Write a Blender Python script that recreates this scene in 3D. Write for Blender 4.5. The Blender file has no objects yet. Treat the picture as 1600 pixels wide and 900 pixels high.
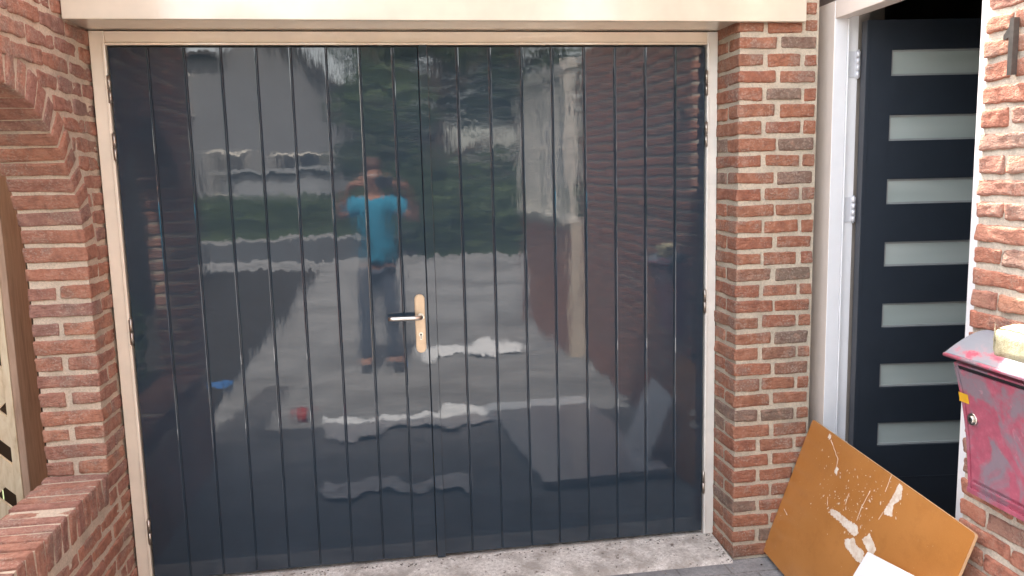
import bpy, bmesh, math, random
import numpy as np
from mathutils import Vector, Matrix
random.seed(7); rng = np.random.default_rng(7)
S = bpy.context.scene
C = S.collection
# ------------------------------------------------------------ camera
cam = bpy.data.cameras.new('camera'); cam_o = bpy.data.objects.new('camera', cam); C.objects.link(cam_o)
cam.sensor_width = 36; cam.lens = 1273.24/1600*36; cam.clip_start = .004; cam.clip_end = 500
r = Vector((0.98800154, -0.15251692, -0.0243219)); u = Vector((0.04470782, 0.13169597, 0.99028147)); f = Vector((0.14783158, 0.97948699, -0.13693452))
M4 = Matrix((( r.x, u.x, -f.x, 0.98618), (r.y, u.y, -f.y, -3.27184), (r.z, u.z, -f.z, 1.59521), (0, 0, 0, 1)))
cam_o.matrix_world = M4; S.camera = cam_o
S.render.resolution_x = 1024; S.render.resolution_y = 576
# ------------------------------------------------------------ sky, sun, exposure
SUN = Vector((-.07, .56, .81)).normalized()
W = bpy.data.worlds.new('World'); S.world = W; W.use_nodes = True
nt = W.node_tree; nt.nodes.clear()
sky = nt.nodes.new('ShaderNodeTexSky'); sky.sky_type = 'NISHITA'; sky.sun_disc = False
sky.sun_elevation = math.asin(SUN.z); sky.sun_rotation = math.atan2(SUN.x, SUN.y); sky.dust_density = 3.0; sky.ozone_density = .6
bg = nt.nodes.new('ShaderNodeBackground'); bg.inputs[1].default_value = .15
wo = nt.nodes.new('ShaderNodeOutputWorld')
hs = nt.nodes.new('ShaderNodeHueSaturation'); hs.inputs['Saturation'].default_value = .55; nt.links.new(sky.outputs[0], hs.inputs['Color'])
wm_ = nt.nodes.new('ShaderNodeMix'); wm_.data_type = 'RGBA'; wm_.blend_type = 'MULTIPLY'; wm_.inputs[0].default_value = 1; nt.links.new(hs.outputs[0], wm_.inputs[6]); wm_.inputs[7].default_value = (1.10, 1.0, .90, 1)
nt.links.new(wm_.outputs[2], bg.inputs[0]); nt.links.new(bg.outputs[0], wo.inputs[0])
sl = bpy.data.lights.new('sun', 'SUN'); sl.energy = 2.0; sl.angle = math.radians(.6); sl.color = (1, .96, .91)
so = bpy.data.objects.new('sun', sl); C.objects.link(so); so.rotation_euler = SUN.to_track_quat('Z', 'Y').to_euler()
so.location = (0, 0, 12)
S.view_settings.view_transform = 'Standard'; S.view_settings.look = 'None'; S.view_settings.exposure = 3.32; S.view_settings.gamma = 1
S.view_settings.use_curve_mapping = False
try:
    S.cycles.max_bounces = 10; S.cycles.diffuse_bounces = 5; S.cycles.glossy_bounces = 4
except Exception: pass

# ------------------------------------------------------------ material helpers
def mat(name):
    m = bpy.data.materials.new(name); m.use_nodes = True
    n = m.node_tree; b = n.nodes['Principled BSDF']
    return m, n, b
def N(n, t, **k):
    x = n.nodes.new(t)
    for a, v in k.items():
        if a.startswith('i_'): x.inputs[a[2:].replace('_', ' ')].default_value = v
        elif a.startswith('n_'): x.inputs[int(a[2:])].default_value = v
        else: setattr(x, a, v)
    return x
def noise(n, scale, detail=4, rough=.55, vec=None, stretch=None, dist=0):
    x = N(n, 'ShaderNodeTexNoise'); x.inputs['Scale'].default_value = scale; x.inputs['Detail'].default_value = detail
    x.inputs['Roughness'].default_value = rough; x.inputs['Distortion'].default_value = dist
    if vec is None:
        tc = N(n, 'ShaderNodeTexCoord'); vec = tc.outputs['Object']
    if stretch:
        mp = N(n, 'ShaderNodeMapping'); mp.inputs['Scale'].default_value = stretch; n.links.new(vec, mp.inputs[0]); vec = mp.outputs[0]
    n.links.new(vec, x.inputs['Vector'])
    return x
def ramp(n, src, stops, interp='LINEAR'):
    x = N(n, 'ShaderNodeValToRGB'); e = x.color_ramp.elements; x.color_ramp.interpolation = interp
    while len(e) < len(stops): e.new(.5)
    for i, (p, c) in enumerate(stops):
        e[i].position = p; e[i].color = (*c, 1) if len(c) == 3 else c
    n.links.new(src, x.inputs[0]); return x
def mix(n, fac, a, b, mode='MIX'):
    x = N(n, 'ShaderNodeMix', data_type='RGBA', blend_type=mode)
    for i, s in ((0, fac), (6, a), (7, b)):
        if isinstance(s, (int, float)): x.inputs[i].default_value = s
        elif isinstance(s, tuple): x.inputs[i].default_value = (*s, 1)
        else: n.links.new(s, x.inputs[i])
    return x.outputs[2]
def math_(n, op, a, b=0.):
    x = N(n, 'ShaderNodeMath', operation=op)
    for i, s in ((0, a), (1, b)):
        if isinstance(s, (int, float)): x.inputs[i].default_value = s
        else: n.links.new(s, x.inputs[i])
    return x.outputs[0]
def bump(n, b, h, strength=.5, dist=.002, prev=None, sock='Normal'):
    x = N(n, 'ShaderNodeBump'); x.inputs['Strength'].default_value = strength; x.inputs['Distance'].default_value = dist
    n.links.new(h, x.inputs['Height'])
    if prev is not None: n.links.new(prev, x.inputs['Normal'])
    n.links.new(x.outputs[0], b.inputs[sock]); return x.outputs[0]
def plain(name, col, rough=.5, metal=0, var=.12, nscale=12, bmp=0, spec=.5, coat=0):
    m, n, b = mat(name)
    ns = noise(n, nscale, 5)
    d = tuple(c*(1-var) for c in col); e = tuple(min(1, c*(1+var)) for c in col)
    rp = ramp(n, ns.outputs[0], [(.3, d), (.7, e)])
    n.links.new(rp.outputs[0], b.inputs['Base Color'])
    b.inputs['Roughness'].default_value = rough; b.inputs['Metallic'].default_value = metal
    b.inputs['Specular IOR Level'].default_value = spec; b.inputs['Coat Weight'].default_value = coat
    if bmp: bump(n, b, noise(n, nscale*8, 5).outputs[0], bmp, .002)
    return m

def brick_material(name, stops, soil=(.28, .20, .16)):
    m, n, b = mat(name)
    at = N(n, 'ShaderNodeAttribute', attribute_name='bcol')
    base = ramp(n, at.outputs['Fac'], stops)
    n1 = noise(n, 28, 6, .65); n2 = noise(n, 125, 5, .7); n3 = noise(n, 9, 3)
    c = mix(n, ramp(n, n1.outputs[0], [(.34, (.6, .6, .6)), (.52, (0, 0, 0))]).outputs[0], base.outputs[0], (.20, .095, .07))
    c = mix(n, ramp(n, n1.outputs[0], [(.52, (0, 0, 0)), (.68, (.6, .6, .6))]).outputs[0], c, (.54, .30, .21))
    # lime and sand left on the faces
    sand = ramp(n, n2.outputs[0], [(.50, (0, 0, 0)), (.64, (.7, .7, .7))]).outputs[0]
    msk = ramp(n, n3.outputs[0], [(.42, (.12, .12, .12)), (.62, (1, 1, 1))]).outputs[0]
    c = mix(n, mix(n, 1., sand, msk, 'MULTIPLY'), c, (.62, .50, .40))
    dark = ramp(n, noise(n, 9, 4, .6).outputs[0], [(.52, (0, 0, 0)), (.64, (.5, .5, .5))]).outputs[0]
    c = mix(n, dark, c, soil)
    n.links.new(c, b.inputs['Base Color'])
    b.inputs['Roughness'].default_value = .92; b.inputs['Specular IOR Level'].default_value = .25
    vo = N(n, 'ShaderNodeTexVoronoi', feature='DISTANCE_TO_EDGE'); vo.inputs['Scale'].default_value = 26
    tc = N(n, 'ShaderNodeTexCoord'); mp = N(n, 'ShaderNodeMapping'); mp.inputs['Scale'].default_value = (1, 1, 2.6)
    n.links.new(tc.outputs['Object'], mp.inputs[0])
    wv = noise(n, 18, 3); vv = N(n, 'ShaderNodeVectorMath', operation='MULTIPLY_ADD'); vv.inputs[1].default_value = (.06, .06, .06)
    n.links.new(wv.outputs['Color'], vv.inputs[0]); n.links.new(mp.outputs[0], vv.inputs[2]); n.links.new(vv.outputs[0], vo.inputs['Vector'])
    cr = ramp(n, vo.outputs[0], [(0, (0, 0, 0)), (.10, (1, 1, 1))])
    crm = mix(n, ramp(n, noise(n, 14, 3).outputs[0], [(.45, (1, 1, 1)), (.6, (0, 0, 0))]).outputs[0], cr.outputs[0], (1, 1, 1))
    p = bump(n, b, crm, .55, .004)
    p = bump(n, b, noise(n, 55, 6, .65, stretch=(1, 1, 2.2)).outputs[0], 1.0, .012, p)
    bump(n, b, n2.outputs[0], .8, .003, p)
    return m
M = {}
M['brick_r'] = brick_material('brick_orange', [(0, (.24, .175, .13)), (.10, (.27, .18, .135)), (.15, (.36, .165, .10)), (.5, (.43, .175, .10)), (.85, (.37, .145, .088)), (1, (.47, .22, .135))])
M['brick_l'] = brick_material('brick_left', [(0, (.32, .20, .16)), (.2, (.38, .18, .135)), (.5, (.43, .205, .14)), (.85, (.47, .205, .13)), (1, (.51, .245, .155))])
M['brick_w'] = brick_material('brick_right_wall', [(0, (.40, .24, .18)), (.12, (.48, .235, .17)), (.5, (.53, .23, .15)), (.85, (.50, .20, .13)), (1, (.58, .28, .18))])
def mortar(name, col):
    m, n, b = mat(name)
    a = noise(n, 130, 6, .8); c = noise(n, 9, 4)
    rp = ramp(n, a.outputs[0], [(.3, tuple(x*.62 for x in col)), (.5, col), (.7, tuple(min(1, x*1.22) for x in col))])
    k = mix(n, ramp(n, c.outputs[0], [(.45, (0, 0, 0)), (.75, (.6, .6, .6))]).outputs[0], rp.outputs[0], tuple(x*.62 for x in col))
    n.links.new(k, b.inputs['Base Color']); b.inputs['Roughness'].default_value = .95; b.inputs['Specular IOR Level'].default_value = .2
    p = bump(n, b, noise(n, 60, 6, .7).outputs[0], .6, .006); bump(n, b, a.outputs[0], .8, .0025, p)
    return m
M['mortar'] = mortar('mortar', (.58, .50, .385)); M['mortar_w'] = mortar('mortar_light', (.62, .545, .44))
M['mortar_l'] = mortar('mortar_left', (.60, .49, .375))

def gloss(name, col, coatior=1.5, tilt=1.0, streak=1.0, rough=.35, coat=1.0):
    m, n, b = mat(name)
    ns = noise(n, 6, 4)
    rp = ramp(n, ns.outputs[0], [(.35, tuple(c*.94 for c in col)), (.65, tuple(c*1.06 for c in col))])
    n.links.new(rp.outputs[0], b.inputs['Base Color'])
    b.inputs['Roughness'].default_value = rough; b.inputs['Coat Weight'].default_value = coat; b.inputs['Coat Roughness'].default_value = .003; b.inputs['Specular IOR Level'].default_value = 0 if coatior > 1.6 else .5
    b.inputs['Coat IOR'].default_value = coatior
    tc = N(n, 'ShaderNodeTexCoord').outputs['Object']
    ba = N(n, 'ShaderNodeAttribute', attribute_name='bid'); va = N(n, 'ShaderNodeVectorMath', operation='ADD'); n.links.new(tc, va.inputs[0]); n.links.new(ba.outputs['Vector'], va.inputs[1]); tc = va.outputs[0]
    p = bump(n, b, noise(n, 1, 3, .5, tc, (9, 9, 3.5)).outputs[0], .10*tilt, .010, None, 'Coat Normal')
    p = bump(n, b, noise(n, 1, 4, .6, tc, (150, 150, 9)).outputs[0], .12*streak, .0012, p, 'Coat Normal')
    p = bump(n, b, noise(n, 1, 3, .6, tc, (420, 420, 40)).outputs[0], .10*streak, .0005, p, 'Coat Normal')
    return m
M['door_paint'] = gloss('dark_blue_gloss', (.023, .036, .050), 1.62, .8, .34)
M['cream'] = gloss('cream_gloss', (.82, .71, .56), 1.5, .9, .9)
n = M['door_paint'].node_tree; b = n.nodes['Principled BSDF']
sm_ = ramp(n, noise(n, 2.6, 5, .6).outputs[0], [(.5, (.002, .002, .002)), (.75, (.014, .014, .014))]).outputs[0]; n.links.new(sm_, b.inputs['Coat Roughness'])
M['fascia'] = gloss('fascia_cream', (.61, .53, .41), 1.5, .9, .9)
M['white_gloss'] = gloss('white_gloss', (.78, .74, .66), 1.5, .8, .6)
M['jamb_white'] = plain('white_paint', (.86, .86, .86), .35, var=.02, coat=.3)
M['jamb_beige'] = plain('beige_paint', (.80, .70, .61), .45, var=.03)
M['front_door'] = plain('dark_satin_paint', (.025, .033, .044), .42, var=.06, coat=.15)
M['door_edge'] = plain('door_edge_paint', (.055, .06, .07), .45, var=.06)
M['steel'] = plain('steel', (.66, .62, .55), .28, 1, .10, 60)
M['hinge_dark'] = plain('hinge_steel', (.42, .37, .31), .35, 1, .25, 70)
M['brass'] = plain('champagne_plate', (.52, .39, .275), .38, 1, .08, 30)
M['black'] = plain('black', (.012, .012, .014), .5)
M['dark_metal'] = plain('dark_bronze', (.12, .11, .10), .45, .6, .2, 60)
M['rubber'] = plain('black_plastic', (.02, .021, .023), .5)
def wood(name, cols, stretch):
    m, n, b = mat(name)
    a = noise(n, 1, 5, .6, stretch=stretch, dist=1.2); k = noise(n, 3, 3)
    rp = ramp(n, a.outputs[0], [(.25, cols[0]), (.5, cols[1]), (.75, cols[2])])
    c = mix(n, math_(n, 'MULTIPLY', k.outputs[0], .4), rp.outputs[0], cols[0])
    n.links.new(c, b.inputs['Base Color']); b.inputs['Roughness'].default_value = .75
    bump(n, b, a.outputs[0], .5, .002); return m
M['wood_brown'] = wood('weathered_brown_wood', [(.26, .16, .105), (.44, .28, .19), (.54, .36, .26)], (40, 40, 3))
M['wood_pale'] = wood('pale_pine', [(.50, .36, .22), (.72, .57, .38), (.82, .70, .50)], (30, 30, 8))
# ------------------------------------------------------------ object helpers
def tag(o, label=None, cat=None, group=None, kind=None):
    if label: o['label'] = label
    if cat: o['category'] = cat
    if group: o['group'] = group
    if kind: o['kind'] = kind
    return o
def empty(name, loc=(0, 0, 0), rz=0):
    o = bpy.data.objects.new(name, None); C.objects.link(o); o.location = loc; o.rotation_euler = (0, 0, rz); o.empty_display_size = .1; return o
def obj(name, bm, m, parent=None, smooth=False):
    me = bpy.data.meshes.new(name); bmesh.ops.recalc_face_normals(bm, faces=bm.faces); bm.to_mesh(me); bm.free()
    for x in (m if isinstance(m, (list, tuple)) else [m]): me.materials.append(x)
    if smooth: me.shade_smooth()
    o = bpy.data.objects.new(name, me); C.objects.link(o)
    if parent: o.parent = parent
    return o
def struct(name, bm, m, smooth=False): return tag(obj(name, bm, m, None, smooth), kind='structure')
def B(): return bmesh.new()
def box(bm, x0, x1, y0, y1, z0, z1, bev=0, mi=0, M_=None, seg=2):
    g = bmesh.ops.create_cube(bm, size=1); vs = g['verts']
    for v in vs: v.co = Vector(((x0+x1)/2+v.co.x*(x1-x0), (y0+y1)/2+v.co.y*(y1-y0), (z0+z1)/2+v.co.z*(z1-z0)))
    fs = {q for v in vs for q in v.link_faces}
    for q in fs: q.material_index = mi
    if bev:
        es = list({e for v in vs for e in v.link_edges})
        rr = bmesh.ops.bevel(bm, geom=es, offset=bev, segments=seg, affect='EDGES', profile=.5)
        vs = list({v for q in rr['faces'] for v in q.verts} | {v for v in vs if v.is_valid})
        for q in {q for v in vs for q in v.link_faces}: q.material_index = mi
    if M_ is not None:
        for v in vs: v.co = M_ @ v.co
    return vs
def tube(bm, pts, rad, seg=12, cap=True, mi=0, flat=1.0):
    rings = []
    pts = [Vector(p) for p in pts]
    for i, p in enumerate(pts):
        d = (pts[min(i+1, len(pts)-1)]-pts[max(i-1, 0)]).normalized()
        a = d.cross(Vector((0, 0, 1)));  a = Vector((1, 0, 0)) if a.length < 1e-3 else a.normalized(); b = d.cross(a)
        rr = rad[i] if isinstance(rad, (list, tuple)) else rad
        rings.append([bm.verts.new(p+a*rr*math.cos(t*2*math.pi/seg)*flat+b*rr*math.sin(t*2*math.pi/seg)) for t in range(seg)])
    for k in range(len(rings)-1):
        for t in range(seg):
            q = bm.faces.new((rings[k][t], rings[k][(t+1) % seg], rings[k+1][(t+1) % seg], rings[k+1][t])); q.material_index = mi; q.smooth = True
    if cap:
        bm.faces.new(rings[0][::-1]).material_index = mi; bm.faces.new(rings[-1]).material_index = mi
def prism(bm, pts, off, mi=0):
    a = [bm.verts.new(Vector(p)) for p in pts]; b = [bm.verts.new(Vector(p)+Vector(off)) for p in pts]
    n = len(a); fs = [bm.faces.new(a), bm.faces.new(b[::-1])]
    for i in range(n): fs.append(bm.faces.new((a[i], b[i], b[(i+1) % n], a[(i+1) % n])))
    for q in fs: q.material_index = mi
# ------------------------------------------------------------ brick builder: every brick is a rough lump of its own
def template(nx, ny, nz):
    def par(n): 
        t = np.linspace(-1, 1, n+1); return np.sign(t)*np.abs(t)**.75
    ax = [par(nx), par(ny), par(nz)]; idx = {}; V = []; F = []
    def vid(i, j, k):
        key = (i, j, k)
        if key not in idx: idx[key] = len(V); V.append((ax[0][i], ax[1][j], ax[2][k]))
        return idx[key]
    n = (nx, ny, nz)
    for a in range(3):
        b, c = (a+1) % 3, (a+2) % 3
        for s in (0, n[a]):
            for i in range(n[b]):
                for j in range(n[c]):
                    q = []
                    for di, dj in ((0, 0), (1, 0), (1, 1), (0, 1)):
                        t = [0, 0, 0]; t[a] = s; t[b] = i+di; t[c] = j+dj; q.append(vid(*t))
                    F.append(q if s else q[::-1])
    return np.array(V), np.array(F)
TPL = template(17, 13, 7)
_d = rng.normal(size=(14, 3)); _d /= np.linalg.norm(_d, axis=1)[:, None]
_fr = np.array([25, 32, 40, 50, 62, 75, 90, 110, 135, 160, 190, 230, 270, 320.])
_am = 1/_fr**.8; _am /= np.abs(_am).sum()*.45
def lump(p, seed):
    a = (p*np.array([1, 1, 1.9])) @ (_d*_fr[:, None]).T
    out = np.empty_like(p)
    for c in range(3):
        w = np.sin(a*(1+.13*c)+seed*(1.7+c)+np.arange(14)*(2.1+c))
        w[:, 5:] = 1-2*np.abs(w[:, 5:])**.7
        out[:, c] = (w*_am).sum(1)
    return out
def bricks_mesh(name, items, mats, parent=None, amp=.0034, rad=.0050, core=None):
    """items: (centre, half sizes, 3x3 axes or None); core: bmesh with the mortar body, merged as material 1"""
    V0, F0 = TPL; nv = len(V0); VV = []; FF = []; col = []
    for k, it in enumerate(items):
        c, h, A = it[:3]; am_, c0, c1 = it[3] if len(it) > 3 else (1, 0, 1)
        h = np.array(h, float); p = V0*h
        rr = np.minimum(rad*rng.uniform(.7, 1.4), h*.8)
        q = np.clip(p, -h+rr, h-rr); d = p-q; L = np.linalg.norm(d/rr, axis=1); L[L < 1e-9] = 1
        p = q+d/np.maximum(L, 1)[:, None]
        sd = rng.uniform(0, 100)
        p = p+lump(p, sd)*amp*am_
        p = p*(1+rng.normal(size=3)*np.array([.006, .006, .022]))
        an = rng.normal(size=3)*np.array([.006, .010, .006])
        Rm = np.array([[1, -an[2], an[1]], [an[2], 1, -an[0]], [-an[1], an[0], 1]])
        p = p @ Rm.T
        if A is not None: p = p @ np.array(A, float).T
        p = p+np.array(c)+rng.normal(size=3)*.0009
        VV.append(p); FF.append(F0+k*nv); col.append(np.full(nv, rng.uniform(c0, c1)))
    V = np.concatenate(VV); F = np.concatenate(FF); cl = np.concatenate(col)
    nb = len(F); extra = []
    cv = []
    if core is not None:
        core.verts.ensure_lookup_table(); core.verts.index_update()
        cv = np.array([v.co[:] for v in core.verts]); extra = [[v.index+len(V) for v in q.verts] for q in core.faces]
        cl = np.concatenate([cl, np.zeros(len(cv))]); V = np.concatenate([V, cv]); core.free()
    me = bpy.data.meshes.new(name)
    loops = np.concatenate([F.ravel()]+[np.array(e) for e in extra]) if extra else F.ravel()
    tot = np.array([4]*nb+[len(e) for e in extra]); st = np.concatenate([[0], np.cumsum(tot)[:-1]])
    me.vertices.add(len(V)); me.vertices.foreach_set('co', V.ravel())
    me.loops.add(len(loops)); me.loops.foreach_set('vertex_index', loops.astype(np.int32))
    me.polygons.add(len(tot)); me.polygons.foreach_set('loop_start', st.astype(np.int32)); me.polygons.foreach_set('loop_total', tot.astype(np.int32))
    me.polygons.foreach_set('material_index', np.array([0]*nb+[1]*len(extra), np.int32))
    me.polygons.foreach_set('use_smooth', np.array([True]*nb+[False]*len(extra)))
    at = me.attributes.new('bcol', 'FLOAT', 'POINT'); at.data.foreach_set('value', cl.astype(np.float32))
    me.update(); me.validate()
    for x in mats: me.materials.append(x)
    o = bpy.data.objects.new(name, me); C.objects.link(o)
    if parent: o.parent = parent
    return o
def bb(x0, x1, y0, y1, z0, z1):
    return (((x0+x1)/2, (y0+y1)/2, (z0+z1)/2), ((x1-x0)/2, (y1-y0)/2, (z1-z0)/2), None)
PIT = .0647; BH = .0235      # course height, half brick height
def J(s=.0025): return rng.normal()*s

# ============================================================ THE SETTING
def gz(y): return -.03-.012*min(2.8, max(0, -y-.2))
def sheet(xs, ys, zf):
    bm = B(); g = [[bm.verts.new((x, y, zf(x, y))) for x in xs] for y in ys]
    for j in range(len(ys)-1):
        for i in range(len(xs)-1): bm.faces.new((g[j][i], g[j][i+1], g[j+1][i+1], g[j+1][i]))
    return bm
# ground sheet to the horizon
m, n, b = mat('soil_grass'); a = noise(n, 3, 6); n.links.new(ramp(n, a.outputs[0], [(.35, (.05, .075, .025)), (.65, (.10, .12, .045))]).outputs[0], b.inputs['Base Color']); b.inputs['Roughness'].default_value = 1
bm = B(); box(bm, -150, 150, -150, 150, -.30, -.12); struct('ground', bm, m)
# pavers
m, n, b = mat('concrete_pavers')
tc = N(n, 'ShaderNodeTexCoord'); bt = N(n, 'ShaderNodeTexBrick'); bt.inputs['Scale'].default_value = 1; bt.inputs['Brick Width'].default_value = .21; bt.inputs['Row Height'].default_value = .105
bt.inputs['Mortar Size'].default_value = .004; bt.inputs['Mortar Smooth'].default_value = .3; bt.inputs['Color1'].default_value = (.20, .205, .21, 1); bt.inputs['Color2'].default_value = (.27, .275, .28, 1); bt.inputs['Mortar'].default_value = (.13, .12, .105, 1)
n.links.new(tc.outputs['Object'], bt.inputs[0])
g1 = noise(n, 80, 6, .85); g2 = noise(n, 6, 6, .7)
c = mix(n, ramp(n, g1.outputs[0], [(.40, (0, 0, 0)), (.6, (.7, .7, .7))]).outputs[0], bt.outputs[0], (.50, .48, .45))
c = mix(n, ramp(n, g2.outputs[0], [(.4, (0, 0, 0)), (.7, (.6, .6, .6))]).outputs[0], c, (.15, .145, .14))
c = mix(n, ramp(n, noise(n, .9, 5, .65).outputs[0], [(.45, (0, 0, 0)), (.62, (.55, .55, .55))]).outputs[0], c, (.12, .115, .11))
n.links.new(c, b.inputs['Base Color']); b.inputs['Roughness'].default_value = .9
inv = math_(n, 'SUBTRACT', 1., bt.outputs['Fac']); p = bump(n, b, inv, .7, .004); p = bump(n, b, g1.outputs[0], .5, .002, p)
M['pavers'] = m
xs = [-.62+i*.5 for i in range(0, 30)]
bm = sheet([-8, -4, -2, -.05, 1, 2, 2.7, 3.5, 6, 12], [-23, -12, -6, -3.0, -2, -1, -.2, .03], lambda x, y: gz(y))
bm2 = bm; struct('driveway', bm2, m)
# coarse concrete slab in front of the doors
m, n, b = mat('washed_concrete')
g1 = noise(n, 75, 6, .85); vo = N(n, 'ShaderNodeTexVoronoi'); vo.inputs['Scale'].default_value = 170; tc = N(n, 'ShaderNodeTexCoord'); n.links.new(tc.outputs['Object'], vo.inputs['Vector'])
c = ramp(n, g1.outputs[0], [(.30, (.18, .15, .125)), (.42, (.52, .47, .41)), (.56, (.72, .67, .60)), (.68, (.90, .87, .82))]).outputs[0]
c = mix(n, ramp(n, noise(n, 7, 6, .65).outputs[0], [(.46, (0, 0, 0)), (.62, (.75, .75, .75))]).outputs[0], c, (.30, .26, .22))
c = mix(n, ramp(n, noise(n, 38, 4).outputs[0], [(.64, (0, 0, 0)), (.70, (.8, .8, .8))]).outputs[0], c, (.12, .09, .07))
n.links.new(c, b.inputs['Base Color']); b.inputs['Roughness'].default_value = .9
p = bump(n, b, g1.outputs[0], .7, .003); bump(n, b, noise(n, 25, 5).outputs[0], .6, .008, p)
bm = sheet([-.06+i*.0482 for i in range(51)], [.06, 0, -.06, -.12, -.18, -.225, -.245, -.25], lambda x, y: (-.001 if y > -.01 else -.001-.023*(-y/.245))+ (0 if y > -.24 else -.02) + rng.normal()*.0009)
struct('concrete_apron', bm, m, True)
# road beyond
m = plain('asphalt', (.07, .07, .07), .9, bmp=.4)
bm = B(); box(bm, -60, 60, -20, -14.2, -.1, -.058); struct('road', bm, m)

# ============================================================ RIGHT BRICK PILLAR (between the doors)
items = []
for k in range(0, 37):
    z = .010+PIT*k; z0, z1 = z-BH, z+BH
    if k % 2 == 0:
        items += [bb(2.356, 2.512+J(), -.21, -.112+J(), z0, z1), bb(2.530+J(), 2.674, -.21, -.11, z0, z1), bb(2.357, 2.45, -.095, .02, z0, z1)]
    else:
        items += [bb(2.356, 2.458+J(), -.21, .01, z0, z1), bb(2.475, 2.616+J(), -.21, -.11, z0, z1), bb(2.632, 2.681, -.21, -.12, z0, z1)]
core = B(); box(core, 2.362, 2.685, -.2045, .25, -.06, 2.41)
o = bricks_mesh('brick_pillar', items, [M['brick_r'], M['mortar']], core=core)
tag(o, 'red brick pillar with wide sandy joints standing between the garage doors and the front door', 'brick pillar')

# ============================================================ LEFT ARCHED SIDE WALL
XL = -.065; XB = -.275; YC = -.77; ZC = 1.325; RI = .565; RO = .672; YJ = YC+RI; YF = YC-RI; YEND = -1.62
items = []
def arch_top(y): 
    d = RI*RI-(y-YC)**2
    return ZC+math.sqrt(max(0, d))
def side_row(z0, z1, breaks, lo, hi):
    """bricks with their long side along y on the face x = XL; breaks descending"""
    for a, bq in zip(breaks[:-1], breaks[1:]):
        y1, y0 = min(a, hi)-.0075, max(bq, lo)+.0075
        if y1-y0 > .018: items.append(bb(XL-.10, XL, y0+J(.001), y1+J(.001), z0, z1))
for k in range(-1, 40):
    z = .058+PIT*k; z0, z1 = z-BH, z+BH
    if z1 > 2.6: break
    off = 0 if k % 2 else .105
    br = [.02-.0+off*0] ; y = -.20 if k % 2 == 0 else -.095
    br = [.03, y]
    while br[-1] > YEND+.01: br.append(br[-1]-.22)
    if z1 < .432:                                   # low wall under the cap
        side_row(z0, z1, br, YEND, .03)
    elif z < ZC:                                    # jambs
        if z0 < .56 and z < .56:
            items.append(bb(XL-.10, XL, YJ+(.0 if k%2 else .1), .02, z0, z1)); (None if k % 2 else items.append(bb(XL-.10, XL, YJ, YJ+.088, z0, z1)))
            if z < .53: continue
        for sgn in (0, 1):
            ya, yb_ = (YJ, .02) if sgn == 0 else (YEND, YF)
            if k % 2 == 0:     # two stretchers lying along y: jamb shows two halves
                items.append(bb(XL-.100, XL, ya, yb_ if sgn else YJ+.195, z0, z1)); items.append(bb(XB, XL-.118, ya, yb_ if sgn else YJ+.195, z0, z1))
            else:
                if sgn == 0: items.append(bb(XB, XL, ya, ya+.100, z0, z1)); items.append(bb(XL-.1, XL, ya+.115, .02, z0, z1))
                else: items.append(bb(XB, XL, yb_-.1, yb_, z0, z1)); items.append(bb(XL-.1, XL, ya, yb_-.115, z0, z1))
    else:
        zr = z
        if zr < ZC+RO+.012:
            dy = math.sqrt(max(0, (RO+.002)**2-(z-ZC)**2)) if z0 < ZC+RO+.002 else 0
            side_row(z0, z1, br, YC+dy, .03)
            side_row(z0, z1, br, YEND, YC-dy)
        else: side_row(z0, z1, br, YEND, .03)
nv = 28
for i in range(nv):
    t = (i+.5)/nv*math.pi; ra = (RI+.104/2); cy, cz = YC+ra*math.cos(t), ZC+ra*math.sin(t)
    # local x = wall thickness, y = radial, z = tangential
    A = np.array([[1, 0, 0], [0, math.cos(t), -math.sin(t)], [0, math.sin(t), math.cos(t)]])
    items.append((((XL+XB)/2, cy, cz), (.105, .0535, .0255), A, (.6, .05, .9)))
y = -.212                                               # brick-on-edge cap of the low wall
while y > YF+.0:
    items.append(bb(XB-.004, XL+.0005, y-.0485, y, .442+J(.001), .552+J(.0015))+((.55, 0, .55),)); y -= .0635
core = B()
def hexa(y0, y1, za0, za1, zb0, zb1, xa=XB+.006, xb=XL-.0062):
    vs = [core.verts.new(q) for q in [(xa, y0, za0), (xb, y0, za0), (xb, y1, za1), (xa, y1, za1), (xa, y0, zb0), (xb, y0, zb0), (xb, y1, zb1), (xa, y1, zb1)]]
    for q in ((0, 1, 2, 3), (7, 6, 5, 4), (0, 4, 5, 1), (1, 5, 6, 2), (2, 6, 7, 3), (3, 7, 4, 0)): core.faces.new([vs[i] for i in q])
box(core, XB+.006, XL-.0062, YJ+.006, .2, -.1, 2.6); box(core, XB+.006, XL-.0062, YEND+.005, YF-.006, -.1, 2.6)
box(core, XB+.006, XL-.0062, YF-.005, YJ+.005, -.1, .5455)
rc = RI+.0045; yy = [YC+rc*math.cos(math.pi*i/40) for i in range(41)]
def ct(y): return ZC+math.sqrt(max(0, rc*rc-(y-YC)**2))
for a_, b_ in zip(yy[1:], yy[:-1]): hexa(a_, b_, ct(a_), ct(b_), 2.6, 2.6)
o = bricks_mesh('arched_brick_wall', items, [M['brick_l'], M['mortar_l']], core=core, amp=.0040)
tag(o, 'red brick side wall with an arched opening above a low brick-on-edge sill, left of the garage doors', 'brick wall')

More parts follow.
